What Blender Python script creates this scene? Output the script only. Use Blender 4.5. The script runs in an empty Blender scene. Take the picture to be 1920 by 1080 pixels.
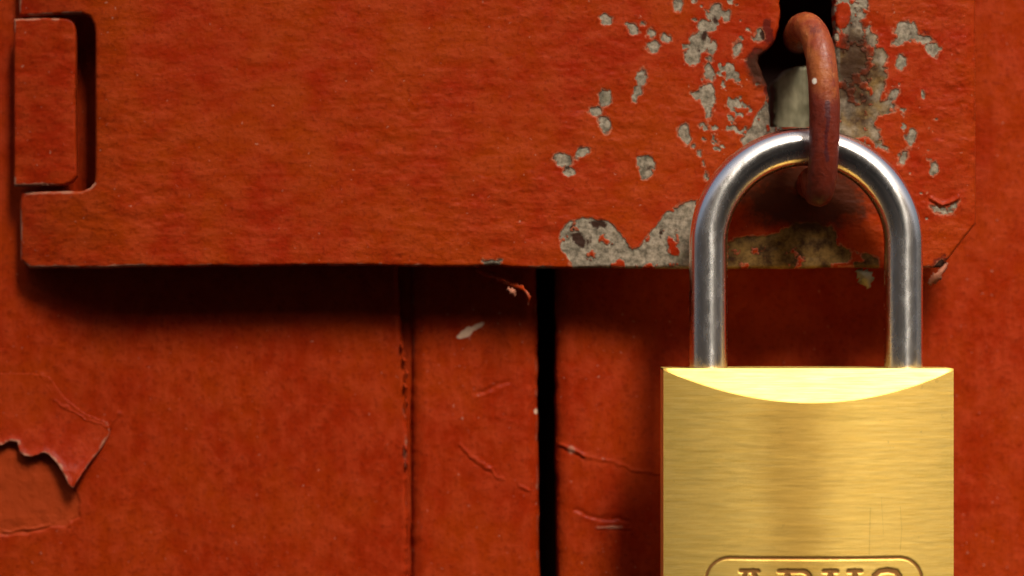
import bpy, math
import numpy as np
from mathutils import Vector

# ------------------------------------------------------------------ camera, sky, sun, exposure
C = bpy.context.scene
DIST = 380.0          # mm, camera to the face of the hasp plate
SC = 0.078            # mm per photo pixel (1920 wide) on that plane
cam_d = bpy.data.cameras.new('camera')
cam = bpy.data.objects.new('camera', cam_d)
C.collection.objects.link(cam)
cam.location = (0, -DIST / 1000, 0)
cam.rotation_euler = (math.radians(90), 0, 0)
cam_d.sensor_width = 36
cam_d.lens = 36 * DIST / (1920 * SC)
cam_d.clip_start = 0.01
cam_d.clip_end = 500
cam_d.dof.use_dof = True
cam_d.dof.focus_distance = 0.372
cam_d.dof.aperture_fstop = 11
C.camera = cam

S = Vector((0.35, -1.0, 1.22)).normalized()        # towards the sun
w = bpy.data.worlds.new('World'); C.world = w; w.use_nodes = True
nt = w.node_tree
sky = nt.nodes.new('ShaderNodeTexSky'); sky.sky_type = 'NISHITA'; sky.sun_disc = False
sky.sun_elevation = math.asin(S.z); sky.sun_rotation = math.atan2(S.x, S.y)
sky.dust_density = 10.0; sky.air_density = 1.0; sky.ozone_density = 0.6
bg = nt.nodes['Background']; bg.inputs['Strength'].default_value = 0.15
nt.links.new(sky.outputs[0], bg.inputs['Color'])
sun_d = bpy.data.lights.new('sun', 'SUN'); sun = bpy.data.objects.new('sun', sun_d)
C.collection.objects.link(sun)
sun_d.energy = 4.6; sun_d.angle = math.radians(15); sun_d.color = (1, 0.95, 0.86)
sun.rotation_euler = S.to_track_quat('Z', 'Y').to_euler()
sun.location = (0.5, -1.5, 1.5)
C.view_settings.view_transform = 'Standard'; C.view_settings.look = 'None'
C.view_settings.gamma = 1; C.view_settings.exposure = -0.12
C.render.filter_size = 2.8

# ------------------------------------------------------------------ helpers
def W(px, py, ymm):
    """photo pixel + depth in mm (negative = nearer) -> metres"""
    k = (DIST + ymm) / DIST * SC / 1000
    return (px - 960) * k, ymm / 1000 + 0 * px, (540 - py) * k

def link(name, me, mat, parent=None):
    o = bpy.data.objects.new(name, me); C.collection.objects.link(o)
    if mat: me.materials.append(mat)
    if parent: o.parent = parent
    return o

def thing(name, label, cat, loc=(0, 0, 0)):
    o = bpy.data.objects.new(name, None); C.collection.objects.link(o)
    o.empty_display_size = 0.01
    o['label'] = label; o['category'] = cat
    return o

def mesh(name, V, F, smooth=True, smooth_count=None):
    me = bpy.data.meshes.new(name)
    V = np.asarray(V, dtype=np.float32); F = np.asarray(F, dtype=np.int32)
    n = F.shape[1]
    me.vertices.add(len(V)); me.vertices.foreach_set('co', V.ravel())
    me.loops.add(F.size); me.loops.foreach_set('vertex_index', F.ravel())
    me.polygons.add(len(F))
    me.polygons.foreach_set('loop_start', np.arange(0, F.size, n, dtype=np.int32))
    me.polygons.foreach_set('loop_total', np.full(len(F), n, dtype=np.int32))
    me.polygons.foreach_set('use_smooth', np.full(len(F), bool(smooth)))
    me.update(calc_edges=True); me.validate()
    return me

def attr(me, name, data):
    a = me.attributes.new(name, 'FLOAT', 'POINT')
    a.data.foreach_set('value', np.asarray(data, dtype=np.float32).ravel())

def vnoise(X, Y, scale, seed):
    r = np.random.RandomState(seed).rand(256, 256) * 2 - 1
    x = X / scale + 1000.37; y = Y / scale + 1000.71
    xi = np.floor(x).astype(int); yi = np.floor(y).astype(int)
    fx = x - xi; fy = y - yi
    fx = fx * fx * fx * (fx * (fx * 6 - 15) + 10); fy = fy * fy * fy * (fy * (fy * 6 - 15) + 10)
    g = lambda a, b: r[a % 256, b % 256]
    return (g(xi, yi) * (1 - fx) + g(xi + 1, yi) * fx) * (1 - fy) + (g(xi, yi + 1) * (1 - fx) + g(xi + 1, yi + 1) * fx) * fy

def fbm(X, Y, scale, seed, o=4):
    t = 0; a = 1; n = 0
    for i in range(o):
        t = t + a * vnoise(X, Y, scale / 2 ** i, seed + 7 * i); n += a; a *= 0.55
    return t / n

def seg_dist(X, Y, pts):
    d = np.full(X.shape, 1e9)
    for (ax, ay), (bx, by) in zip(pts[:-1], pts[1:]):
        vx, vy = bx - ax, by - ay; L = vx * vx + vy * vy + 1e-9
        t = np.clip(((X - ax) * vx + (Y - ay) * vy) / L, 0, 1)
        d = np.minimum(d, np.hypot(X - ax - t * vx, Y - ay - t * vy))
    return d

def poly(X, Y, pts):
    """signed distance, positive inside"""
    pts = list(pts); q = pts + [pts[0]]
    d = seg_dist(X, Y, q); ins = np.zeros(X.shape, bool)
    for (ax, ay), (bx, by) in zip(q[:-1], q[1:]):
        if ay == by: continue
        c = ((ay > Y) != (by > Y)) & (X < (bx - ax) * (Y - ay) / (by - ay) + ax)
        ins ^= c
    return np.where(ins, d, -d)

def ell(X, Y, x, y, a, b, rot=0):
    c, s = math.cos(math.radians(rot)), math.sin(math.radians(rot))
    u = (X - x) * c + (Y - y) * s; v = -(X - x) * s + (Y - y) * c
    return (1 - np.hypot(u / a, v / b)) * min(a, b)

def round_edge(d, r):
    q = np.clip(r - d, 0, r)
    return -(r - np.sqrt(np.maximum(r * r - q * q, 0)))

def relief(name, xs, ys, depth, sdf, height, attrs, thick, mat, parent=None):
    """a panel: front face modelled as a fine relief cut along a ragged outline, with its side walls"""
    X, Y = np.meshgrid(xs, ys)
    step = min(abs(xs[1] - xs[0]), abs(ys[1] - ys[0])) if len(xs) > 1 else 2
    st = np.median(np.diff(xs))
    D = sdf(X, Y)
    e = 0.5
    gx = (sdf(X + e, Y) - sdf(X - e, Y)) / (2 * e); gy = (sdf(X, Y + e) - sdf(X, Y - e)) / (2 * e)
    g2 = np.maximum(gx * gx + gy * gy, 0.25)
    near = np.abs(D) < 0.72 * st
    mx = np.where(near, -D * gx / g2, 0); my = np.where(near, -D * gy / g2, 0)
    X = X + mx; Y = Y + my
    ok = D > -0.72 * st
    Dc = np.where(near, 0, np.maximum(D, 0))
    H = height(X, Y, Dc)
    x, y, z = W(X, Y, depth)
    y = depth / 1000 - H / 1000
    V = np.stack([x, y, z], -1).reshape(-1, 3)
    ny, nx = X.shape
    idx = np.arange(nx * ny).reshape(ny, nx)
    q = ok[:-1, :-1] & ok[1:, :-1] & ok[:-1, 1:] & ok[1:, 1:]
    F = np.stack([idx[:-1, :-1], idx[1:, :-1], idx[1:, 1:], idx[:-1, 1:]], -1)[q]
    E = np.concatenate([F[:, [0, 1]], F[:, [1, 2]], F[:, [2, 3]], F[:, [3, 0]]])
    N = nx * ny
    k = E[:, 0].astype(np.int64) * N + E[:, 1]; kr = E[:, 1].astype(np.int64) * N + E[:, 0]
    B = E[~np.isin(k, kr)]
    bv = np.unique(B); mp = np.full(N, -1); mp[bv] = np.arange(len(bv))
    T = V[bv].copy(); K = V[bv].copy(); K[:, 1] += (thick or 0) / 1000
    n0 = N; n1 = N + len(bv)
    if thick is None: bv = bv[:0]; B = B[:0]; T = V[:0]; K = V[:0]; mp[:] = 0
    WF = np.stack([n0 + mp[B[:, 1]], n0 + mp[B[:, 0]], n1 + mp[B[:, 0]], n1 + mp[B[:, 1]]], -1)
    V2 = np.concatenate([V, T, K]); F2 = np.concatenate([F, WF])
    A = {}
    for an, fn in attrs.items():
        v = np.broadcast_to(fn(X, Y, Dc), X.shape).ravel()
        A[an] = np.concatenate([v, v[bv], v[bv]])
    used = np.unique(F2); rm = np.full(len(V2), -1); rm[used] = np.arange(len(used))
    me = mesh(name, V2[used], rm[F2])
    for an in A: attr(me, an, A[an][used])
    return link(name, me, mat, parent)

def catmull(P, n):
    P = [Vector(p) for p in P]; P = [P[0] * 2 - P[1]] + P + [P[-1] * 2 - P[-2]]
    out = []
    for i in range(1, len(P) - 2):
        for j in range(n):
            t = j / n
            out.append(0.5 * ((2 * P[i]) + (P[i + 1] - P[i - 1]) * t + (2 * P[i - 1] - 5 * P[i] + 4 * P[i + 1] - P[i + 2]) * t * t
                              + (-P[i - 1] + 3 * P[i] - 3 * P[i + 1] + P[i + 2]) * t ** 3))
    out.append(P[-2]); return out

def sweep(path, rad, sides, up=Vector((1, 0, 0))):
    """tube; rad(i, angle array, t) in metres; returns verts, faces"""
    n = len(path); V = []; prev = None
    for i, p in enumerate(path):
        t = (path[min(i + 1, n - 1)] - path[max(i - 1, 0)]).normalized()
        u = (up - t * up.dot(t)) if prev is None else (prev - t * prev.dot(t))
        u.normalize(); prev = u; v = t.cross(u)
        a = np.linspace(0, 2 * math.pi, sides, endpoint=False)
        r = rad(i / (n - 1), a)
        V.append(np.array(p)[None] + r[:, None] * (np.cos(a)[:, None] * np.array(u)[None] + np.sin(a)[:, None] * np.array(v)[None]))
    V = np.concatenate(V)
    F = []
    for i in range(n - 1):
        for j in range(sides):
            k = (j + 1) % sides
            F.append((i * sides + j, i * sides + k, (i + 1) * sides + k, (i + 1) * sides + j))
    return V, F

# ------------------------------------------------------------------ materials
class NT:
    def __init__(s, name):
        s.m = bpy.data.materials.new(name); s.m.use_nodes = True; s.t = s.m.node_tree
        s.b = s.t.nodes['Principled BSDF']
        s.co = s.t.nodes.new('ShaderNodeTexCoord').outputs['Object']
    def n(s, ty, **k):
        o = s.t.nodes.new(ty)
        for a, b in k.items(): setattr(o, a, b)
        return o
    def l(s, a, b): s.t.links.new(a, b)
    def map(s, scale):
        m = s.n('ShaderNodeMapping'); m.inputs['Scale'].default_value = scale; s.l(s.co, m.inputs['Vector']); return m.outputs[0]
    def noise(s, scale, detail=4, rough=0.55, vec=None, dist=0.0):
        o = s.n('ShaderNodeTexNoise'); o.inputs['Scale'].default_value = scale; o.inputs['Detail'].default_value = detail
        o.inputs['Roughness'].default_value = rough; o.inputs['Distortion'].default_value = dist
        s.l(vec if vec is not None else s.co, o.inputs['Vector']); return o.outputs['Fac']
    def attr(s, name):
        o = s.n('ShaderNodeAttribute', attribute_name=name); return o.outputs['Fac']
    def math(s, op, a, b=0.0, c=None):
        o = s.n('ShaderNodeMath', operation=op)
        for i, v in enumerate((a, b, c)):
            if v is None: continue
            if isinstance(v, (int, float)): o.inputs[i].default_value = v
            else: s.l(v, o.inputs[i])
        return o.outputs[0]
    def ramp(s, v, lo, hi, a=0.0, b=1.0):
        o = s.n('ShaderNodeMapRange', interpolation_type='SMOOTHSTEP'); s.l(v, o.inputs[0])
        for i, q in zip((1, 2, 3, 4), (lo, hi, a, b)): o.inputs[i].default_value = q
        return o.outputs[0]
    def mix(s, f, a, b):
        o = s.n('ShaderNodeMix', data_type='RGBA')
        if isinstance(f, (int, float)): o.inputs[0].default_value = f
        else: s.l(f, o.inputs[0])
        for i, v in ((6, a), (7, b)):
            if isinstance(v, tuple): o.inputs[i].default_value = (*v, 1)
            else: s.l(v, o.inputs[i])
        return o.outputs[2]
    def bump(s, h, dist, strength=1.0, nrm=None):
        o = s.n('ShaderNodeBump'); o.inputs['Distance'].default_value = dist; o.inputs['Strength'].default_value = strength
        s.l(h, o.inputs['Height'])
        if nrm is not None: s.l(nrm, o.inputs['Normal'])
        return o.outputs[0]
    def set(s, **k):
        for a, v in k.items():
            i = s.b.inputs[{'Specular_IOR_Level': 'Specular IOR Level'}.get(a, a.replace('_', ' '))]
            if isinstance(v, tuple): i.default_value = (*v, 1)
            elif isinstance(v, (int, float)): i.default_value = v
            else: s.l(v, i)
        return s.m

def paint_material(name, c1, c2, chips=True):
    N = NT(name)
    vec = N.map((0.55, 1, 1.0) if chips else (1.0, 1, 0.7))
    slow = N.noise(75, 4, 0.6)
    mid = N.noise(420, 4, 0.6, vec)
    fine = N.noise(1500, 3, 0.6)
    base = N.mix(N.ramp(slow, 0.36, 0.64), c1, c2)
    base = N.mix(N.ramp(mid, 0.35, 0.72, 0.0, 0.55), base, tuple(min(1, v * 1.3 + 0.006) for v in c1))
    base = N.mix(N.ramp(fine, 0.50, 0.70, 0.0, 0.45), base, tuple(v * 0.55 for v in c2))
    wear = N.ramp(N.math('ADD', N.attr('wear'), N.math('MULTIPLY', N.math('SUBTRACT', N.noise(900, 3), 0.5), 1.2)), 0.25, 0.85)
    base = N.mix(wear, base, (0.32, 0.12, 0.07))
    base = N.mix(N.ramp(N.noise(1300, 2, 0.5), 0.70, 0.78, 0, 0.5), base, (0.42, 0.20, 0.13))  # pale specks: small glints put into the paint colour
    rough = N.ramp(mid, 0.3, 0.7, 0.36, 0.52)
    h = N.math('ADD', N.math('MULTIPLY', mid, 0.8), N.math('MULTIPLY', fine, 0.28))
    if chips:
        en = N.math('MULTIPLY', N.math('SUBTRACT', N.noise(1000, 6, 0.75), 0.5), 13.0)
        f = N.math('ADD', N.attr('chip'), en)
        m = N.ramp(f, 0.2, 2.4)
        met = N.mix(N.ramp(N.noise(800, 6, 0.75), 0.35, 0.66), (0.10, 0.082, 0.056), (0.33, 0.265, 0.19))
        met = N.mix(N.ramp(N.noise(260, 3), 0.55, 0.75, 0, 0.5), met, (0.20, 0.19, 0.11))
        pit_shade = N.ramp(N.math('ADD', N.attr('pit_shade'), N.math('MULTIPLY', N.math('SUBTRACT', N.noise(700, 6, 0.75), 0.5), 22.0)), 0.0, 5.0)
        met = N.mix(pit_shade, met, (0.035, 0.016, 0.010))
        base = N.mix(N.math('MULTIPLY', pit_shade, 0.8), base, (0.06, 0.008, 0.006))
        rim = N.math('MULTIPLY', N.ramp(f, -2.2, 0.4), N.math('SUBTRACT', 1.0, m))
        base = N.mix(N.math('MULTIPLY', rim, 0.7), base, (0.38, 0.13, 0.065))
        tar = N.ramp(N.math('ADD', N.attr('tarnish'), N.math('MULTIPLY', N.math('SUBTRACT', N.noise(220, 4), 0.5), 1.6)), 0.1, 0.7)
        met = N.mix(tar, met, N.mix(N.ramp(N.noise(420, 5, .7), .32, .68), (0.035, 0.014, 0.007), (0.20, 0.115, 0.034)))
        base = N.mix(m, base, met)
        gm = N.ramp(N.math('ADD', N.attr('grime_shade'), N.math('MULTIPLY', N.math('SUBTRACT', N.noise(300, 6, 0.7), 0.5), 2.4)), 0.3, 1.2, 0, 0.88)
        base = N.mix(gm, base, (0.035, 0.014, 0.007))  # darkens both for grime and for painted cast shadow
        h = N.math('SUBTRACT', h, N.math('MULTIPLY', m, 0.9))
    return N.set(Base_Color=base, Roughness=rough, Normal=N.bump(h, 0.00022), **{'Specular_IOR_Level': 0.07})

M_plate = paint_material('plate_red_paint', (0.265, 0.029, 0.0015), (0.25, 0.014, 0.0018))
M_board = paint_material('board_red_paint', (0.27, 0.025, 0.0015), (0.245, 0.015, 0.0015), chips=False)

def older_paint():
    N = NT('older_coat')
    n = N.noise(300, 4); f = N.noise(1600, 3)
    base = N.mix(N.ramp(n, 0.3, 0.7), (0.44, 0.085, 0.022), (0.52, 0.13, 0.05))
    return N.set(Base_Color=base, Roughness=0.55, Normal=N.bump(N.math('ADD', n, N.math('MULTIPLY', f, .2)), 0.0002))

def board_mat():
    """board paint with the patch where the top coat is gone and a pale bare nick"""
    m = paint_material('board_red_paint_peeled', (0.27, 0.025, 0.0015), (0.245, 0.015, 0.0015), chips=False)
    t = m.node_tree; b = t.nodes['Principled BSDF']
    src = b.inputs['Base Color'].links[0].from_socket
    def mixin(an, col, src, lo, hi):
        a = t.nodes.new('ShaderNodeAttribute'); a.attribute_name = an
        r = t.nodes.new('ShaderNodeMapRange'); r.inputs[1].default_value = lo; r.inputs[2].default_value = hi
        t.links.new(a.outputs['Fac'], r.inputs[0])
        x = t.nodes.new('ShaderNodeMix'); x.data_type = 'RGBA'
        t.links.new(r.outputs[0], x.inputs[0]); t.links.new(src, x.inputs[6]); x.inputs[7].default_value = (*col, 1)
        t.links.new(x.outputs[2], b.inputs['Base Color']); return x.outputs[2]
    src = mixin('older', (0.30, 0.037, 0.007), src, -3, 4.5)
    mixin('nick', (0.62, 0.40, 0.27), src, -1, 1)
    return m
M_boardp = board_mat()

def dark_wood():
    N = NT('dark_backing'); n = N.noise(200, 4, 0.6, N.map((8, 1, 1)))
    return N.set(Base_Color=N.mix(n, (0.030, 0.012, 0.008), (0.06, 0.018, 0.010)), Roughness=0.9)
M_back = dark_wood()

def olive_metal():
    N = NT('bare_olive_metal'); n = N.noise(350, 5, 0.65, N.map((2.2, 1, .6)))
    return N.set(Base_Color=N.mix(N.ramp(n, 0.3, 0.7), (0.12, 0.105, 0.052), (0.26, 0.225, 0.13)), Roughness=0.55, Metallic=0.25,
                 Normal=N.bump(n, 0.0001))
M_olive = olive_metal()

def brass():
    N = NT('brushed_brass')
    st = N.noise(1.0, 5, 0.7, N.map((150, 900, 6500)))
    st2 = N.noise(1.0, 4, 0.6, N.map((300, 600, 2600)))
    blot = N.noise(95, 4, 0.6)
    sc = N.noise(1.0, 3, 0.6, N.map((2600, 600, 70)))
    base = N.mix(N.ramp(st, 0.3, 0.7), (0.90, 0.58, 0.12), (0.99, 0.70, 0.20))
    base = N.mix(N.ramp(blot, 0.5, 0.72, 0, 0.4), base, (0.74, 0.52, 0.11))
    base = N.mix(N.ramp(st2, 0.5, 0.8, 0, 0.22), base, (0.58, 0.36, 0.10))
    gr = N.ramp(N.noise(700, 5, 0.75), 0.64, 0.74, 0, 0.45)
    base = N.mix(gr, base, (0.34, 0.22, 0.07))
    mband = N.ramp(N.math('ADD', N.attr('mirror_band'), N.math('MULTIPLY', N.math('SUBTRACT', N.noise(1.0, 5, 0.65, N.map((160, 300, 330))), 0.5), 1.0)), 0.1, 1.15, 0, 0.62)
    base = N.mix(mband, base, (0.50, 0.27, 0.045))  # dark mirrored band painted into the brass colour
    ink = N.ramp(N.math('ADD', N.attr('engrave'), N.math('MULTIPLY', N.math('SUBTRACT', N.noise(1500, 3), 0.5), 2.2)), -1.6, 1.4)
    scr = N.ramp(N.attr('scratch'), -0.5, 1.0)
    base = N.mix(ink, base, (0.30, 0.13, 0.028))
    base = N.mix(N.math('MULTIPLY', scr, 0.3), base, (0.45, 0.28, 0.06))
    h = N.math('ADD', st, N.math('MULTIPLY', st2, 0.6))
    tg = N.n('ShaderNodeTangent', direction_type='RADIAL', axis='Z')
    cr = N.n('ShaderNodeCombineXYZ'); cr.inputs[2].default_value = 1.0
    met = N.math('SUBTRACT', 1.0, N.math('MULTIPLY', ink, 0.35))
    return N.set(Base_Color=base, Metallic=met, Roughness=N.ramp(st2, 0.2, 0.8, 0.52, 0.60), Anisotropic=0.25, Tangent=cr.outputs[0], Normal=N.bump(h, 0.000007, 0.5))
M_brass = brass()

def steel():
    N = NT('polished_steel')
    n = N.noise(900, 4, 0.6, N.map((1, 1, 0.5))); tv = N.n('ShaderNodeAttribute', attribute_name='along')
    return N.set(Base_Color=N.mix(n, (0.88, 0.82, 0.75), (0.98, 0.94, 0.89)), Metallic=1.0, Roughness=N.ramp(n, 0.3, 0.8, 0.23, 0.30), Anisotropic=0.78, Tangent=tv.outputs['Vector'],
                 Normal=N.bump(n, 0.00001, 0.7))
M_steel = steel()

def rust():
    N = NT('rusty_painted_iron')
    n = N.noise(170, 5, 0.65); f = N.noise(900, 4, 0.65); d = N.noise(330, 4, 0.6, N.map((2.5, 1, .6)))
    base = N.mix(N.ramp(n, 0.38, 0.62), (0.30, 0.078, 0.017), (0.20, 0.034, 0.011))
    base = N.mix(N.ramp(f, 0.55, 0.72, 0, 0.55), base, (0.42, 0.16, 0.055))
    base = N.mix(N.ramp(d, 0.56, 0.68, 0, 0.7), base, (0.09, 0.018, 0.014))
    red = N.ramp(N.math('ADD', N.attr('lower_shade'), N.math('MULTIPLY', N.math('SUBTRACT', n, .5), 2)), 0.2, 0.9)
    base = N.mix(red, base, (0.12, 0.015, 0.006))  # shade of the lower loop mixed into the rust colour
    base = N.mix(N.ramp(N.math('ADD', N.attr('crack'), N.math('MULTIPLY', N.math('SUBTRACT', f, .5), 12)), -1, 2), base, (0.06, 0.008, 0.008))
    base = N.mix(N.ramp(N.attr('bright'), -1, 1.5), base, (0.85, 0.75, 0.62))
    return N.set(Base_Color=base, Roughness=N.ramp(f, 0.3, 0.7, 0.30, 0.6), Normal=N.bump(N.math('ADD', n, f), 0.00016), Specular_IOR_Level=0.3)
M_rust = rust()

def plain(name, c1, c2, sc, rough=0.85, bump=0.0):
    N = NT(name); n = N.noise(sc, 5, 0.65)
    k = dict(Base_Color=N.mix(N.ramp(n, .3, .7), c1, c2), Roughness=rough)
    if bump: k['Normal'] = N.bump(n, bump)
    return N.set(**k)
M_ground = plain('pale_gravel', (0.045, 0.035, 0.025), (0.075, 0.058, 0.042), 60, 0.95, 0.01)
M_stand_in = plain('dark_stand_in', (0.012, 0.010, 0.009), (0.03, 0.024, 0.02), 25, 0.8)

# ------------------------------------------------------------------ ground (far below, seen in the metal)
V = [(-200, -200, -1.1), (200, -200, -1.1), (200, 60, -1.1), (-200, 60, -1.1)]
g = link('ground', mesh('ground', V, [(0, 1, 2, 3)]), M_ground)
g['kind'] = 'structure'

# ------------------------------------------------------------------ the door and its boards
door = thing('wooden_door', 'red painted wooden door of upright boards behind the hasp, paint wrinkled and peeling', 'door')

BD = 9.2    # depth of board faces behind the hasp plate's face
def wrinkle(X, Y, pts, amp, wid):
    wid = wid * 0.62; X = X + 3 * vnoise(X, Y, 12, 71); Y = Y + 3 * vnoise(X, Y, 12, 72)
    d = seg_dist(X, Y, pts)
    # one-sided fold: a raised lip with a small drop under it
    d2 = seg_dist(X, Y - wid * 0.9, pts)
    return amp * np.exp(-(d / wid) ** 2) - 0.6 * amp * np.exp(-(d2 / wid) ** 2)

PEEL = [(-60, 828), (0, 832), (18, 826), (30, 830), (42, 852), (62, 857), (84, 849), (108, 866), (138, 912), (152, 940), (150, 968),
        (120, 986), (88, 992), (60, 999), (10, 1004), (-60, 1008)]
FLAKE = [(-60, 700), (60, 700), (92, 706), (120, 745), (160, 776), (202, 792), (206, 812), (190, 840), (166, 872), (141, 914), (133, 905), (122, 884),
         (108, 864), (96, 852), (84, 847), (62, 855), (48, 853), (40, 846), (34, 828), (20, 825), (6, 834), (-60, 828)]
NICK = lambda X, Y: np.maximum(ell(X + 3 * vnoise(X, Y, 9, 3), Y + 3 * vnoise(X, Y, 9, 4), 874, 624, 16, 9, -22), ell(X, Y + 2 * vnoise(X, Y, 9, 4), 893, 613, 16, 5, -28))

def board_common(X, Y, seed):
    return 0.16 * fbm(X, Y, 260, seed, 3) + 0.05 * fbm(X, Y * 1.6, 28, seed + 3, 4) + 0.05 * fbm(X, Y * 0.08, 16, seed + 5, 3)

def hA(X, Y, D):
    h = board_common(X, Y, 11) + round_edge(D, 11) * SC * 1.1
    p = poly(X + 3 * vnoise(X, Y, 14, 5), Y + 3 * vnoise(X, Y, 14, 6), PEEL)
    h = h - 0.22 * np.clip(p / 3 + 0.5, 0, 1) + 0.14 * np.clip(p / 6, 0, 1) * fbm(X, Y, 34, 73, 4)
    h = h + wrinkle(X, Y, [(78, 706), (100, 752), (128, 768), (165, 790), (200, 800)], 0.28, 9)
    h = h + wrinkle(X, Y, [(10, 1000), (60, 992), (90, 988)], 0.22, 5)
    h = h + wrinkle(X, Y, [(205, 800), (222, 775)], 0.25, 7) + wrinkle(X, Y, [(130, 985), (150, 950)], 0.18, 6)
    return h
def edgeA(Y):
    return np.interp(Y, [-300, 540, 600, 640, 700, 800, 900, 1100, 1400], [748, 748, 750, 755, 760, 762.5, 763, 764, 764])
def sdfA(X, Y):
    return edgeA(Y) + 5.0 * fbm(0 * X + 7, Y, 26, 21, 4) - X
ys = np.arange(-240, 1290, 3.0); ysd = np.concatenate([np.arange(-240, 460, 12.0), np.arange(460, 1100, 2.0), np.arange(1104, 1290, 12.0)])
xsA = np.concatenate([np.arange(-200, -8, 12.0), np.arange(-6, 772, 2.0)])
relief('board', xsA, ysd, BD, sdfA, hA,
       {'older': lambda X, Y, D: np.clip(poly(X + 3 * vnoise(X, Y, 14, 5), Y + 3 * vnoise(X, Y, 14, 6), PEEL), -9, 9),
        'nick': lambda X, Y, D: 0 * X - 9,
        'wear': lambda X, Y, D: 0.5 * np.exp(-((D - 5) / 4.0) ** 2) * (vnoise(X, Y, 16, 77) > 0.05) * (Y > 630) * (Y < 880)}, 18, M_boardp, door)

def hB(X, Y, D):
    h = board_common(X, Y, 31) + round_edge(D, 30) * SC * 0.85
    for pts, a, wd in (([(895, 738), (925, 728), (952, 716)], -0.22, 8), ([(862, 835), (885, 858), (915, 880)], 0.20, 7),
                       ([(915, 880), (940, 900)], 0.12, 6), ([(975, 912), (992, 922)], 0.2, 6), ([(905, 775), (985, 800)], 0.05, 10)):
        h = h + wrinkle(X, Y, pts, a, wd)
    return h
def sdfB(X, Y):
    l = X - (771 + 2.5 * fbm(0 * X + 3, Y, 30, 41, 3))
    r = (1008 + np.interp(Y, [540, 1080], [-2, 4]) + 2.6 * fbm(0 * X + 9, Y, 34, 42, 4)) - X
    return np.minimum(l, r)
relief('board', np.arange(764, 1018, 2.0), ysd, BD + 0.2, sdfB, hB,
       {'older': lambda X, Y, D: 0 * X - 9,
        'nick': lambda X, Y, D: np.maximum(NICK(X, Y), ell(X, Y, 1005, 772, 3.5, 5)),
        'wear': lambda X, Y, D: 0.5 * np.exp(-((D - 3) / 3.0) ** 2) * (vnoise(X, Y, 22, 78) > 0.3)}, 18, M_boardp, door)

def hC(X, Y, D):
    h = board_common(X, Y, 51) + round_edge(D, 26) * SC * 0.8 - 4.0 * np.clip((X - 1090) / 230, 0, 1) ** 1.3
    for pts, a, wd in (([(1050, 832), (1072, 842), (1092, 856)], 0.28, 7), ([(1092, 856), (1150, 868), (1195, 884), (1242, 892)], 0.12, 6),
                       ([(1080, 958), (1110, 972), (1175, 976)], -0.22, 8), ([(1120, 990), (1180, 992)], 0.16, 5)):
        h = h + wrinkle(X, Y, pts, a, wd)
    return h
HOLE = [(1392, -60), (1600, -60), (1600, 268), (1392, 268)]
def sdfC(X, Y):
    l = X - (1044 + np.interp(Y, [540, 1080], [-3, 2]) + 2.6 * fbm(0 * X + 3, Y, 30, 61, 4))
    return np.minimum(l, -poly(X, Y, HOLE))
relief('board', np.concatenate([np.arange(1036, 1960, 2.0), np.arange(1964, 2100, 12.0)]),
       np.concatenate([np.arange(-240, -8, 12.0), np.arange(-6, 1100, 2.0), np.arange(1104, 1290, 12.0)]), BD, sdfC, hC,
       {'older': lambda X, Y, D: 0 * X - 9, 'nick': lambda X, Y, D: 0 * X - 9,
        'wear': lambda X, Y, D: 0.9 * (np.exp(-(np.hypot(X - 1070, Y - 843) / 9) ** 2) + np.exp(-(((X - 1145) / 30) ** 2 + ((Y - 989) / 4) ** 2)))},
       18, M_boardp, door)

# backing battens behind the joints
def slab(name, x0, x1, y0, y1, d0, d1, mat, parent):
    xa, _, za = W(x0, y0, d0); xb, _, zb = W(x1, y1, d0)
    V = [(x, y / 1000, z) for y in (d0, d1) for x, z in ((xa, zb), (xb, zb), (xb, za), (xa, za))]
    F = [(0, 1, 2, 3), (5, 4, 7, 6), (4, 0, 3, 7), (1, 5, 6, 2), (3, 2, 6, 7), (4, 5, 1, 0)]
    return link(name, mesh(name, V, F, False), mat, parent)
slab('joint_strip', 735, 785, -240, 1290, BD + 2.2, BD + 5.0, M_board, door)
slab('backing_board', -200, 2090, -240, 1290, BD + 18.5, BD + 30, M_back, door)

# the curled flake of top coat on the left board
def hF(X, Y, D):
    # lifts away from the board towards its torn lower edge
    q = np.clip((Y - (745 + 0.28 * np.clip(X, 0, 200))) / 100, 0, 1)
    lift = 1.35 * q ** 1.6 * (0.75 + 0.25 * np.cos((X - 130) / 45.0))
    tip = 0.5 * np.exp(-(np.hypot(X - 140, Y - 905) / 30) ** 2)
    curl = 0.35 * np.exp(-(D / 7.0) ** 2) * q
    return 0.02 + lift + tip + curl + 0.12 * fbm(X, Y, 30, 91, 3) * q
fl = relief('paint_flake', np.arange(-60, 212, 2.0), np.arange(698, 920, 2.0), BD - 0.12, lambda X, Y: poly(X, Y, FLAKE), hF,
            {'wear': lambda X, Y, D: np.exp(-(D / (4.0 + 3 * vnoise(X, Y, 14, 93))) ** 2) * (0.75 + 0.6 * vnoise(X, Y, 11, 92)) * (Y > 790)}, None, M_board, None)
# give the flake its own thickness: walls follow the torn rim
me = fl.data
sol = fl.modifiers.new('thickness', 'SOLIDIFY'); sol.thickness = 0.00016; sol.offset = -1
fl.parent = [o for o in C.objects if o.name == 'board'][0]

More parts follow.
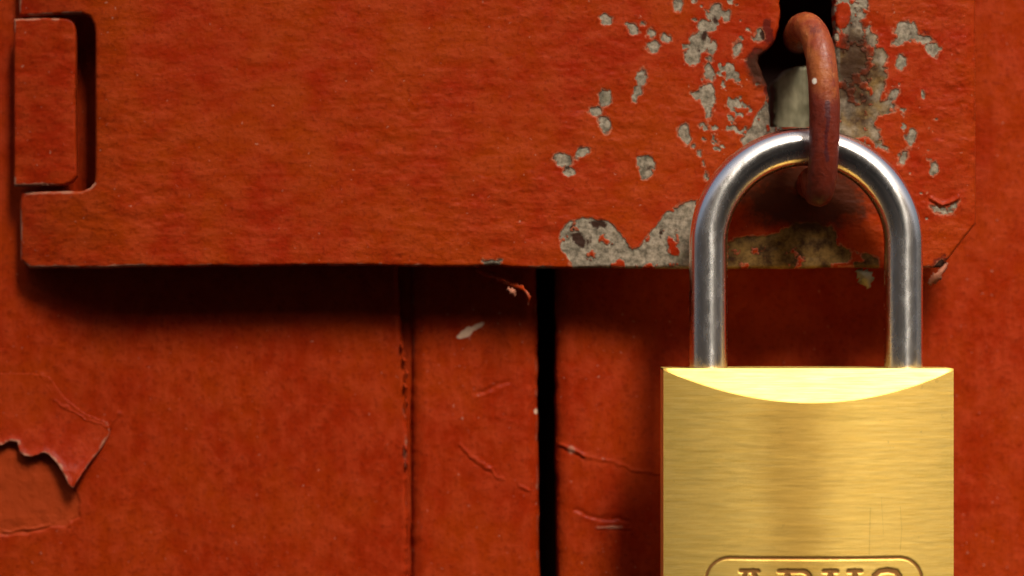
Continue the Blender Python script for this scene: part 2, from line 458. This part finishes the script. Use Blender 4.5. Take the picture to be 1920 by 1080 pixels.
# ------------------------------------------------------------------ the hasp
hasp = thing('hasp', 'flat red painted steel hasp across the boards, paint chipped to grey metal around its slot', 'hasp')
OUT = [(20, -230), (1830, -230), (1832, 418), (1806, 450), (1783, 482), (1764, 503), (1600, 502), (1300, 504), (1000, 501), (600, 498), (140, 503), (44, 502), (24, 486)]
NOTCH = [(-40, 24), (150, 24), (165, 30), (173, 44), (176, 60), (176, 325), (174, 342), (164, 352), (150, 357), (-40, 357)]
SLOT = [(1462, -30), (1564, -30), (1566, 40), (1572, 238), (1443, 238), (1442, 185), (1438, 160), (1428, 138), (1421, 118), (1424, 104), (1438, 94), (1452, 80), (1461, 50)]
def sdfP(X, Y):
    Yw = Y + 2.6 * fbm(X, 0 * Y, 60, 101, 4) + 3.5 * np.exp(-((X - 925) / 26) ** 2) - 3 * np.exp(-((X - 1030) / 60) ** 2)
    d = poly(X, np.where(Y > 420, Yw, Y), OUT)
    d = np.minimum(d, -poly(X, Y, NOTCH))
    return np.minimum(d, -poly(X + 3 * fbm(X, Y, 24, 109, 3), Y + 3 * fbm(X, Y, 24, 108, 3), SLOT))

CH = [(1136, 37, 14, 10, 10), (1188, 54, 15, 10, 40), (1222, 62, 9, 10, 0), (1226, 88, 15, 12, -20), (1250, 72, 12, 9, 40), (1207, 46, 5, 4, 0), (1272, 8, 10, 14, 0),
      (1340, 22, 14, 20, 25), (1322, 50, 14, 14, 20), (1312, 80, 22, 20, -50), (1298, 106, 17, 20, 20), (1336, 88, 10, 14, 0), (1362, 30, 8, 12, 0),
      (1382, 91, 9, 17, 10), (1425, 66, 8, 16, 0), (1333, 110, 8, 8, 0), (1328, 136, 10, 18, 0), (1326, 180, 16, 24, -10), (1308, 176, 14, 9, 10), (1330, 208, 7, 16, 0),
      (1203, 144, 11, 17, 10), (1194, 174, 10, 20, 20), (1134, 185, 13, 18, -10), (1118, 208, 13, 11, 0), (1134, 232, 11, 18, -25),
      (1057, 300, 20, 14, 15), (1066, 322, 13, 11, 0), (1090, 287, 17, 10, -30), (1212, 305, 17, 18, 0), (1210, 325, 14, 13, 0),
      (1284, 250, 12, 22, -10), (1300, 276, 6, 5, 30), (1312, 290, 5, 7, 0), (1320, 308, 4, 5, 0), (1325, 333, 5, 9, 0), (1320, 236, 9, 5, 0), (1322, 264, 5, 5, 0),
      (1700, 60, 22, 20, -20), (1728, 74, 24, 9, 15), (1682, 78, 12, 8, 0), (1750, 92, 16, 13, 10), (1650, 108, 16, 18, 30), (1688, 116, 11, 15, 0), (1634, 74, 12, 14, 0),
      (1658, 200, 24, 15, -15), (1676, 178, 14, 10, -30), (1708, 258, 11, 17, 10), (1692, 294, 8, 18, 20), (1752, 318, 8, 14, 0),
      (1648, 268, 26, 7, 45), (1640, 245, 12, 8, 20), (1762, 393, 20, 6, 20), (1786, 388, 18, 5, -45), (1650, 140, 12, 20, 0),
      (922, 492, 17, 9, 0), (1018, 503, 22, 5, 0), (1760, 500, 10, 14, 30)]
PATCH = [(1046, 452), (1050, 432), (1064, 420), (1084, 410), (1112, 408), (1140, 418), (1156, 436), (1172, 452), (1188, 466), (1203, 456), (1218, 430), (1240, 412),
         (1246, 398), (1270, 388), (1304, 370), (1325, 365), (1345, 460), (1390, 440), (1440, 442), (1490, 418), (1560, 420), (1580, 460), (1650, 486), (1650, 530), (1080, 530), (1058, 478)]
BAND = [(1545, -60), (1626, -60), (1628, 20), (1634, 60), (1648, 96), (1660, 130), (1656, 170), (1646, 206), (1640, 238), (1652, 262), (1600, 262), (1540, 250)]
BANDL = [(1446, 165), (1432, 180), (1428, 205), (1410, 236), (1392, 262), (1400, 285), (1460, 262)]
def chip(X, Y):
    wx = X + 5.0 * fbm(X, Y, 22, 111, 3); wy = Y + 5.0 * fbm(X, Y, 22, 131, 3)
    wx = wx + 2.6 * vnoise(X, Y, 6, 121); wy = wy + 2.6 * vnoise(X, Y, 6, 122)
    f = np.full(X.shape, -12.0)
    for c in CH:
        x, y, a, b, r = c
        m = (np.abs(X - x) < 60) & (np.abs(Y - y) < 60)
        f[m] = np.maximum(f[m], ell(wx[m], wy[m], *c))
    wx2 = X + 9.0 * fbm(X, Y, 30, 151, 4); wy2 = Y + 9.0 * fbm(X, Y, 30, 171, 4)
    for p in (PATCH, BAND, BANDL):
        x0, x1 = min(q[0] for q in p) - 40, max(q[0] for q in p) + 40; y0, y1 = min(q[1] for q in p) - 40, max(q[1] for q in p) + 40
        m = (X > x0) & (X < x1) & (Y > y0) & (Y < y1)
        v = poly(wx2[m], wy2[m], p)
        v = np.minimum(v, (6 if p is BAND else 9) + 26 * fbm(X[m], Y[m], 26, 181, 5))
        f[m] = np.maximum(f[m], v)
    # red coat surviving at the head of the slot's right side
    f = np.where(np.hypot((wx2 - 1580) / 16, (wy2 - 28) / 26) < 1, -8, f)
    # small speckle where the lock has knocked about
    wgt = 1.1 * np.exp(-(((X - 1385) / 58) ** 2 + ((Y - 190) / 85) ** 2)) + 0.9 * np.exp(-(((X - 1345) / 45) ** 2 + ((Y - 45) / 70) ** 2)) \
        + 0.9 * np.exp(-(((X - 1650) / 50) ** 2 + ((Y - 120) / 90) ** 2)) + 0.35 * np.exp(-(((X - 1700) / 60) ** 2 + ((Y - 300) / 110) ** 2))
    s = (fbm(X, Y, 17, 191, 3) - 0.62 + 0.42 * np.minimum(wgt, 1.2)) * 26
    s = np.where(wgt < 0.08, -12, s)
    return np.clip(np.maximum(f, s), -12, 12)
PITS_SHADE = [(1062, 310, 7, 8, 0), (1091, 278, 6, 5, 0), (1214, 317, 9, 6, 0), (1318, 66, 9, 14, 30), (1312, 90, 8, 7, 0), (1342, 40, 5, 10, 0), (1084, 448, 14, 20, -35), (1076, 428, 9, 7, 0),
        (1122, 420, 22, 10, 10), (1100, 455, 8, 14, 0), (1704, 62, 7, 6, 0), (1670, 186, 12, 5, -30), (1768, 392, 10, 4, 10), (1738, 62, 14, 4, 15), (1240, 440, 6, 16, 20),
        (1250, 465, 5, 12, -20), (1764, 496, 16, 20, 30), (1425, 118, 26, 30, -35), (1440, 160, 10, 44, 0), (1440, 60, 14, 30, 0)]  # last ellipses, left of the slot, paint in the staple's shadow
def pit_shade(X, Y):
    X, Y = X + 7 * fbm(X, Y, 22, 611, 4), Y + 7 * fbm(X, Y, 22, 631, 4)
    f = np.full(X.shape, -12.0)
    for c in PITS_SHADE:
        m = (np.abs(X - c[0]) < 50) & (np.abs(Y - c[1]) < 50); f[m] = np.maximum(f[m], ell(X[m], Y[m], *c))
    return f
def plate_wear(X, Y, D):
    n = vnoise(X, Y, 18, 201)
    ed = np.exp(-((D - 2) / 4.0) ** 2)
    k = ed * ((Y > 340) & (X < 180) | (Y < 60) & (X < 150) | (Y > 470) & (X < 330)) * (0.75 + 0.6 * n)
    k = np.maximum(k, ed * (Y > 470) * (n > 0.1) * 0.6)
    return k
def leftbend(X):
    return 5.2 * np.clip((235 - X) / 205, 0, 1.1) ** 1.4
def hP(X, Y, D):
    c = chip(X, Y)
    h = round_edge(D, 7) * SC + 0.10 * fbm(X * 0.6, Y, 120, 211, 2) + 0.13 * fbm(X * 0.55, Y, 24, 221, 4) * (0.75 + 0.75 * vnoise(X, Y, 170, 222)) + 0.014 * fbm(X * 0.07, Y, 12, 231, 2) + 0.02 * fbm(X, Y, 9, 232, 2)
    h = h - 0.075 * np.clip(c / 3.5 + 0.5, 0, 1) + 0.02 * np.exp(-((c + 2.5) / 2.0) ** 2) - 0.05 * np.clip(pit_shade(X, Y) / 4, 0, 1)
    h = h + wrinkle(X, Y, [(1745, 372), (1768, 386), (1796, 372)], 0.35, 7)
    h = h - 0.5 * np.clip((X - 1800) / 30, 0, 1) ** 2 - leftbend(X)
    return h
plate = relief('strap_plate', np.concatenate([np.arange(10, 1000, 2.4), np.arange(1000, 1842, 1.6)]),
               np.concatenate([np.arange(-234, -12, 14.0), np.arange(-10, 380, 2.0), np.arange(380, 512, 1.5)]), 0.0, sdfP, hP,
               {'chip': lambda X, Y, D: chip(X, Y), 'pit_shade': lambda X, Y, D: pit_shade(X, Y), 'wear': plate_wear,
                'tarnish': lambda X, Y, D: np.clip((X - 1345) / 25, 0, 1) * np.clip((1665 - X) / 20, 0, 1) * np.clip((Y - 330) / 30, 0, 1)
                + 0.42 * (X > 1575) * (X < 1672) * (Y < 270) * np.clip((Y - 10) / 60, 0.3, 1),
                'grime_shade': lambda X, Y, D: 1.25 * np.clip(1.35 - np.hypot((X - 1510) / 150, (Y - 368) / 72) ** 2, 0, 1) + 1.1 * np.clip(1.25 - np.hypot((X - 1606) / 44, (Y - 125) / 110) ** 2, 0, 1) + 1.1 * np.clip(1.3 - np.hypot((X - 1430) / 36, (Y - 125) / 48) ** 2, 0, 1)}, 3.0, M_plate, hasp)  # arch and left-of-slot patches are painted shadow, the right one is grime

# hinge tongue inside the cut-out at the left end
TONG = [(22, 33), (128, 33), (139, 40), (142, 56), (141, 200), (143, 330), (134, 342), (118, 347), (22, 349)]
relief('hinge_tongue', np.arange(-32, 150, 2.0), np.arange(28, 354, 2.0), 3.0,
       lambda X, Y: poly(X, Y + 1.5 * fbm(X, 0 * Y, 30, 301, 3), TONG),
       lambda X, Y, D: round_edge(D, 5) * SC + 0.13 * fbm(X * .55, Y, 24, 311, 4) - 2.6 * np.clip((120 - X) / 150, 0, 1) ** 1.3,
       {'chip': lambda X, Y, D: 0 * X - 12, 'pit_shade': lambda X, Y, D: 0 * X - 12,
        'wear': lambda X, Y, D: np.exp(-((D - 1.5) / 3.5) ** 2) * ((Y < 60) | (Y > 330)) * (X < 112) * (0.9 + .5 * vnoise(X, Y, 16, 5))}, 1.3, M_plate, hasp)

# slivers of loose paint hanging from the lower edge
def sliver(path, w, mat, parent, seed, name='paint_flake'):
    """a curled ribbon of paint: centre line of (px, py, depth, half width px)"""
    P = catmull([Vector((a, b, c)) for a, b, c, _ in path], 6)
    ww = np.interp(np.linspace(0, 1, len(P)), np.linspace(0, 1, len(path)), [q[3] for q in path])
    rs = np.random.RandomState(seed); V = []; m = 7
    for i, p in enumerate(P):
        t = (P[min(i + 1, len(P) - 1)] - P[max(i - 1, 0)]); t = Vector((t.x, t.y, 0)).normalized(); nrm = Vector((-t.y, t.x, 0))
        for j in range(m):
            s = (j / (m - 1) - 0.5) * 2
            wq = ww[i] * (1 + 0.75 * rs.uniform(-1, 1) * (abs(s) > .9))
            V.append(W(p.x + nrm.x * s * wq, p.y + nrm.y * s * wq, p.z + 0.35 * s * s * (1 if i % 2 else 1.1)))
    F = [(i * m + j, i * m + j + 1, (i + 1) * m + j + 1, (i + 1) * m + j) for i in range(len(P) - 1) for j in range(m - 1)]
    me_ = mesh(name, V, F); attr(me_, 'wear', np.full(len(V), w)); attr(me_, 'chip', np.full(len(V), -12.0)); attr(me_, 'pit_shade', np.full(len(V), -12.0))
    o = link(name, me_, mat, parent); q = o.modifiers.new('thickness', 'SOLIDIFY'); q.thickness = 0.00018
    return o
sliver([(893, 506, 2.6, 5), (915, 514, 2.9, 7), (940, 523, 2.4, 4), (960, 534, 2.8, 6), (982, 543, 1.2, 3.5), (991, 556, 0.8, 4.5), (990, 572, 1.6, 2)], 0.35, M_board, plate, 3)
sliver([(952, 540, 0.0, 3), (960, 548, -0.5, 6), (966, 556, 0.3, 2)], 0.9, M_board, plate, 4)
sliver([(1606, 506, 0.8, 4), (1622, 520, 0.4, 12), (1630, 540, 1.2, 4)], 0.9, M_olive, plate, 5, 'loose_chip')
sliver([(1742, 534, 1.5, 4), (1754, 520, 0.6, 8), (1766, 508, 0.4, 6), (1776, 492, 1.0, 4)], 0.8, M_plate, plate, 6)
for q, (fx, fy, fw) in enumerate([(753, 652, 3), (757, 676, 4), (762, 700, 3), (759, 726, 4), (762, 756, 2.5), (760, 842, 3.5), (762, 870, 2)]):
    sliver([(fx - 2, fy - 8, BD - 0.6, 1), (fx + 1, fy, BD - 0.9, fw), (fx + (q % 3) - 1, fy + 9, BD - 0.4, 1)], 0.1 + 0.12 * (q % 3), M_board,
           [o for o in C.objects if o.name == 'board'][0], 20 + q)

# ------------------------------------------------------------------ the staple
staple = thing('staple', 'rusty round iron staple loop poking out through the slot, holding the padlock shackle', 'staple')
def plate_box(name, x0, x1, y0, y1, d0, d1, mat, parent):
    return relief(name, np.arange(x0 - 2, x1 + 4, 3.0), np.arange(y0 - 2, y1 + 4, 3.0), d0,
                  lambda X, Y: poly(X + 2 * vnoise(X, Y, 12, 8), Y + 2 * vnoise(X, Y, 12, 9), [(x0, y0 + 26), (x0 + 22, y0 + 6), (x0 + 60, y0), (x1, y0), (x1, y1), (x0, y1)]),
                  lambda X, Y, D: round_edge(D, 5) * SC + 0.1 * fbm(X, Y, 30, 7, 4), {'wear': lambda X, Y, D: 0 * X}, d1 - d0, mat, parent)
plate_box('base_plate', 1452, 1597, 124, 264, 8.0, 14.0, M_olive, staple)
SP = [(1497, 74, 12), (1496, 68, 5), (1500, 57, -0.64), (1507, 51, -3.81), (1518, 54, -6.99), (1532, 78, -9.84), (1541, 122, -11.81), (1545, 190, -12.7), (1546, 260, -12.83), (1542, 322, -12.19), (1535, 359, -10.4), (1527, 340, -6.98), (1522, 343, -3.17), (1518, 352, 4), (1516, 352, 12)]
path = catmull([W(*p) for p in SP], 14)
def srad(t, a):
    i = t * 260
    n = 0.045 * fbm(np.cos(a) * 30 + 100, np.sin(a) * 30 + i * 1.3, 22, 401, 3) + 0.03 * fbm(np.cos(a) * 30 + 50, np.sin(a) * 30 + i * 1.6, 8, 411, 2)
    return 0.00212 * (1 + n + 0.05 * math.sin(t * 17) * 0.3)
V, F = sweep(path, srad, 56)
me = mesh('loop', V, F)
PX = V[:, 0] / (SC / 1000) / ((DIST / 1000 + V[:, 1]) / (DIST / 1000)) + 960; PY = 540 - V[:, 2] / (SC / 1000) / ((DIST / 1000 + V[:, 1]) / (DIST / 1000))
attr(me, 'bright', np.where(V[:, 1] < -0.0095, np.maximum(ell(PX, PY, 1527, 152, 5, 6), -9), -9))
attr(me, 'crack', np.where(V[:, 1] < -0.008, np.maximum(-9, 4.5 - seg_dist(PX, PY, [(1551, 192), (1553, 225), (1548, 262), (1551, 300)])), -9))
attr(me, 'lower_shade', np.clip((PY - 150) / 60, 0, 1.8))  # painted shade, darker down the loop
link('loop', me, M_rust, staple)

# ------------------------------------------------------------------ the padlock
lock = thing('padlock', 'brushed brass padlock with a polished steel shackle, hanging closed from the rusty staple', 'padlock')
YC = -7.6                        # depth of the shackle's centre plane
YF = YC - 3.7                     # depth of the body's shoulder edges
kx = (DIST + YF) / DIST
# shackle
k = (DIST + YC) / DIST * SC / 1000
def S3(px, py): return Vector(((px - 960) * k, YC / 1000, (540 - py) * k))
cx, rr, cy = 1511, 183, 459
pts = [S3(cx - rr, 760)] + [S3(cx - rr, y) for y in np.linspace(755, 462, 40)]
pts += [S3(cx - rr * math.cos(a), cy - (rr + 1) * math.sin(a)) for a in np.linspace(0, math.pi, 110)]
pts += [S3(cx + rr, y) for y in np.linspace(462, 755, 40)]
V, F = sweep(pts, lambda t, a: np.full(a.shape, 36 * k), 96, Vector((0, 1, 0)))
me = mesh('shackle', V, F)
tg = np.array([(pts[min(i + 1, len(pts) - 1)] - pts[max(i - 1, 0)]).normalized() for i in range(len(pts))])
at = me.attributes.new('along', 'FLOAT_VECTOR', 'POINT'); at.data.foreach_set('vector', np.repeat(tg, 96, 0).astype(np.float32).ravel())
link('shackle', me, M_steel, lock)

# body: convex brushed faces, shoulders cut down in front into a bright bevel
x0, x1, yt, yb = 1244, 1788, 691, 1186
half = (x1 - x0) / 2; xc = (x0 + x1) / 2
kb = (DIST + YF) / DIST * SC / 1000
pxs = np.linspace(x0, x1, 400)
BG = 3.2
bul = BG * (1 - ((pxs - xc) / half) ** 2) ; bul = np.maximum(bul, 0)
crest = bul / BG * 60 / (1 - 0.0) * 1.0                     # drop of the bevel's lower rim, px
rows = 340
tt = np.linspace(0, 1, rows)
PXg = np.repeat(pxs[None], rows, 0)
Z0 = yt + 3 + crest
PYg = Z0[None] + (yb - Z0[None]) * tt[:, None]
def bodypt(px, py, out):
    return np.stack([(px - 960) * kb, (YF - out) / 1000 + 0 * px, (540 - py) * kb], -1)
BOX = 0
def engr(X, Y):
    # rounded frame
    fx0, fx1, fy0, fy1, r = 1322, 1726, 1043, 1158, 44
    qx = np.abs(X - (fx0 + fx1) / 2) - ((fx1 - fx0) / 2 - r); qy = np.abs(Y - (fy0 + fy1) / 2) - ((fy1 - fy0) / 2 - r)
    d = np.hypot(np.maximum(qx, 0), np.maximum(qy, 0)) + np.minimum(np.maximum(qx, qy), 0) - r
    f = 2.8 - np.abs(d)
    def st(pts, wd):
        return wd - seg_dist(X, Y, pts)
    T, Bt = 1067, 1136
    L = [st([(1386, T), (1418, T)], 4), st([(1396, T), (1374, Bt)], 4), st([(1409, T), (1432, Bt)], 5), st([(1383, 1112), (1422, 1112)], 3.5),
         st([(1364, Bt), (1386, Bt)], 4), st([(1420, Bt), (1444, Bt)], 4)]                                        # A
    L += [st([(1457, T), (1500, T)], 4), st([(1472, T), (1472, Bt)], 5), st([(1457, Bt), (1502, Bt)], 4), st([(1472, 1100), (1500, 1100)], 3.5)]
    L += [st([(1500 + 15 * math.cos(a), 1083.5 + 16.5 * math.sin(a)) for a in np.linspace(-1.57, 1.57, 9)], 4.5),
          st([(1502 + 17 * math.cos(a), 1118 + 18 * math.sin(a)) for a in np.linspace(-1.57, 1.57, 9)], 4.5)]     # B
    L += [st([(1540, T), (1564, T)], 4), st([(1586, T), (1609, T)], 4),
          st([(1552, T), (1552, 1114)] + [(1575 - 23 * math.cos(a), 1114 + 22 * math.sin(a)) for a in np.linspace(0, math.pi, 12)] + [(1598, T)], 5)]  # U
    L += [st([(1683, 1088), (1683, 1078), (1676, 1069), (1660, 1066), (1644, 1068), (1635, 1076), (1634, 1086), (1642, 1095), (1660, 1101),
              (1676, 1107), (1684, 1116), (1682, 1128), (1672, 1135), (1658, 1137), (1642, 1134), (1634, 1126), (1633, 1114)], 5)]   # S
    return np.clip(np.maximum(f, np.maximum.reduce(L)), -8, 8)
EG = engr(PXg, PYg)
dep = 0.13 * np.clip(EG / 3 + 0.5, 0, 1)
Vf = bodypt(PXg, PYg, bul[None] - dep + 0.012 * fbm(PXg * 0.1, PYg, 9, 501, 3)).reshape(-1, 3)
scr = np.maximum.reduce([1.5 - seg_dist(PXg, PYg, [(1627, 950), (1625, 1036)]), 1.2 - seg_dist(PXg, PYg, [(1684, 948), (1687, 990), (1684, 1030)]),
                         1.0 - seg_dist(PXg, PYg, [(1648, 930), (1652, 1000)]), 4 - np.hypot(PXg - 1755, PYg - 714)])
nf = len(pxs)
idx = np.arange(rows * nf).reshape(rows, nf)
Ff = np.stack([idx[:-1, :-1], idx[1:, :-1], idx[1:, 1:], idx[:-1, 1:]], -1).reshape(-1, 4)
parts_V = [Vf]; parts_F = [Ff]; engA = [EG.ravel()]; scA = [scr.ravel()]
def addgrid(G):
    r_, c_ = G.shape[:2]; base = sum(len(v) for v in parts_V)
    ii = np.arange(r_ * c_).reshape(r_, c_) + base
    parts_V.append(G.reshape(-1, 3)); rim_ = (r_ == 2); parts_F.append(np.stack([ii[:-1, :-1], ii[1:, :-1], ii[1:, 1:], ii[:-1, 1:]], -1).reshape(-1, 4))
    engA.append(np.full(r_ * c_, -8.0)); scA.append(np.full(r_ * c_, 3.0 if rim_ else -5.0))
# small chamfer between bevel and front, then the bevel, flat top, back
ch = np.stack([bodypt(pxs, Z0, bul), bodypt(pxs, Z0 - 2.2 * np.minimum(1, bul), bul - 0.06)], 0); addgrid(ch[::-1])
Zb = Z0 - 2.2 * np.minimum(1, bul)
bev = np.stack([bodypt(pxs, yt + (Zb - yt) * q, (bul - 0.06).clip(0) * q) for q in np.linspace(0, 1, 12)], 0); addgrid(bev)
TH = 7.4
back = TH + bul * 0.9
topg = np.stack([bodypt(pxs, yt + 0 * pxs, -back * (1 - q)) for q in np.linspace(0, 1, 6)], 0); addgrid(topg)
bk = np.stack([bodypt(pxs, yt + (yb - yt) * q + 0 * pxs, -back) for q in np.linspace(1, 0, 6)], 0); addgrid(bk)
bot = np.stack([bodypt(pxs, yb + 0 * pxs, bul * (1 - q) - back * q) for q in np.linspace(0, 1, 6)], 0); addgrid(bot)
for side, px in ((0, x0), (1, x1)):
    G = np.stack([[bodypt(np.float64(px), yt + 3 * (1 - q) + (yb - yt) * q if q < 1 else yb, -TH * s) for s in np.linspace(0, 1, 8)] for q in np.linspace(0, 1, 30)], 0)
    addgrid(G if side else G[:, ::-1])
me = mesh('lock_body', np.concatenate(parts_V), np.concatenate(parts_F))
attr(me, 'engrave', np.concatenate(engA)); attr(me, 'scratch', np.concatenate(scA))
mband = np.exp(-((PXg - 1488) / (78 + 12 * np.sin(PYg / 60))) ** 2) * 1.0  # upright dark reflection painted on the front face
attr(me, 'mirror_band', np.concatenate([mband.ravel(), np.full(sum(len(v) for v in parts_V[1:]), -1.0)]))
body = link('lock_body', me, M_brass, lock)

# ------------------------------------------------------------------ what the metal mirrors: a dark post added unseen in place of the cameraman
stand_in = thing('mirrored_stand_in', 'added unseen dark pole, mirrored in the metal in place of the cameraman', 'pole')
def lathe(name, prof, x, y, mat, parent, n=40):
    V = [(x + r_ * math.cos(2 * math.pi * j / n), y + r_ * math.sin(2 * math.pi * j / n), z) for z, r_ in prof for j in range(n)]
    F = [(i * n + j, i * n + (j + 1) % n, (i + 1) * n + (j + 1) % n, (i + 1) * n + j) for i in range(len(prof) - 1) for j in range(n)]
    return link(name, mesh(name, V, F), mat, parent)
lathe('stand_in_shaft', [(-1.1, 0.215), (0, 0.205), (2, 0.195), (5.5, 0.17), (5.6, 0.0)], 0.10, -1.22, M_stand_in, stand_in)
M_sky_block = plain('tan_sky_block', (0.32, 0.24, 0.155), (0.44, 0.33, 0.22), 8, 0.9)
yw = thing('sky_block_wall', 'added unseen tan wall, cuts off low sky and tints the mirrored metal', 'wall')
def box(name, x0, x1, y0, y1, z0, z1, mat, parent):
    V = [(x, y, z) for z in (z0, z1) for x, y in ((x0, y0), (x1, y0), (x1, y1), (x0, y1))]
    F = [(0, 1, 5, 4), (1, 2, 6, 5), (2, 3, 7, 6), (3, 0, 4, 7), (4, 5, 6, 7), (3, 2, 1, 0)]
    return link(name, mesh(name, V, F, False), mat, parent)
box('sky_block_body', -14, 14, -3.45, -3.2, -1.1, 2.3, M_sky_block, yw)  # added to block the low sky and keep shaded gaps dark
box('sky_block_top', -14.05, 14.05, -3.5, -3.15, 2.3, 2.38, M_sky_block, yw)
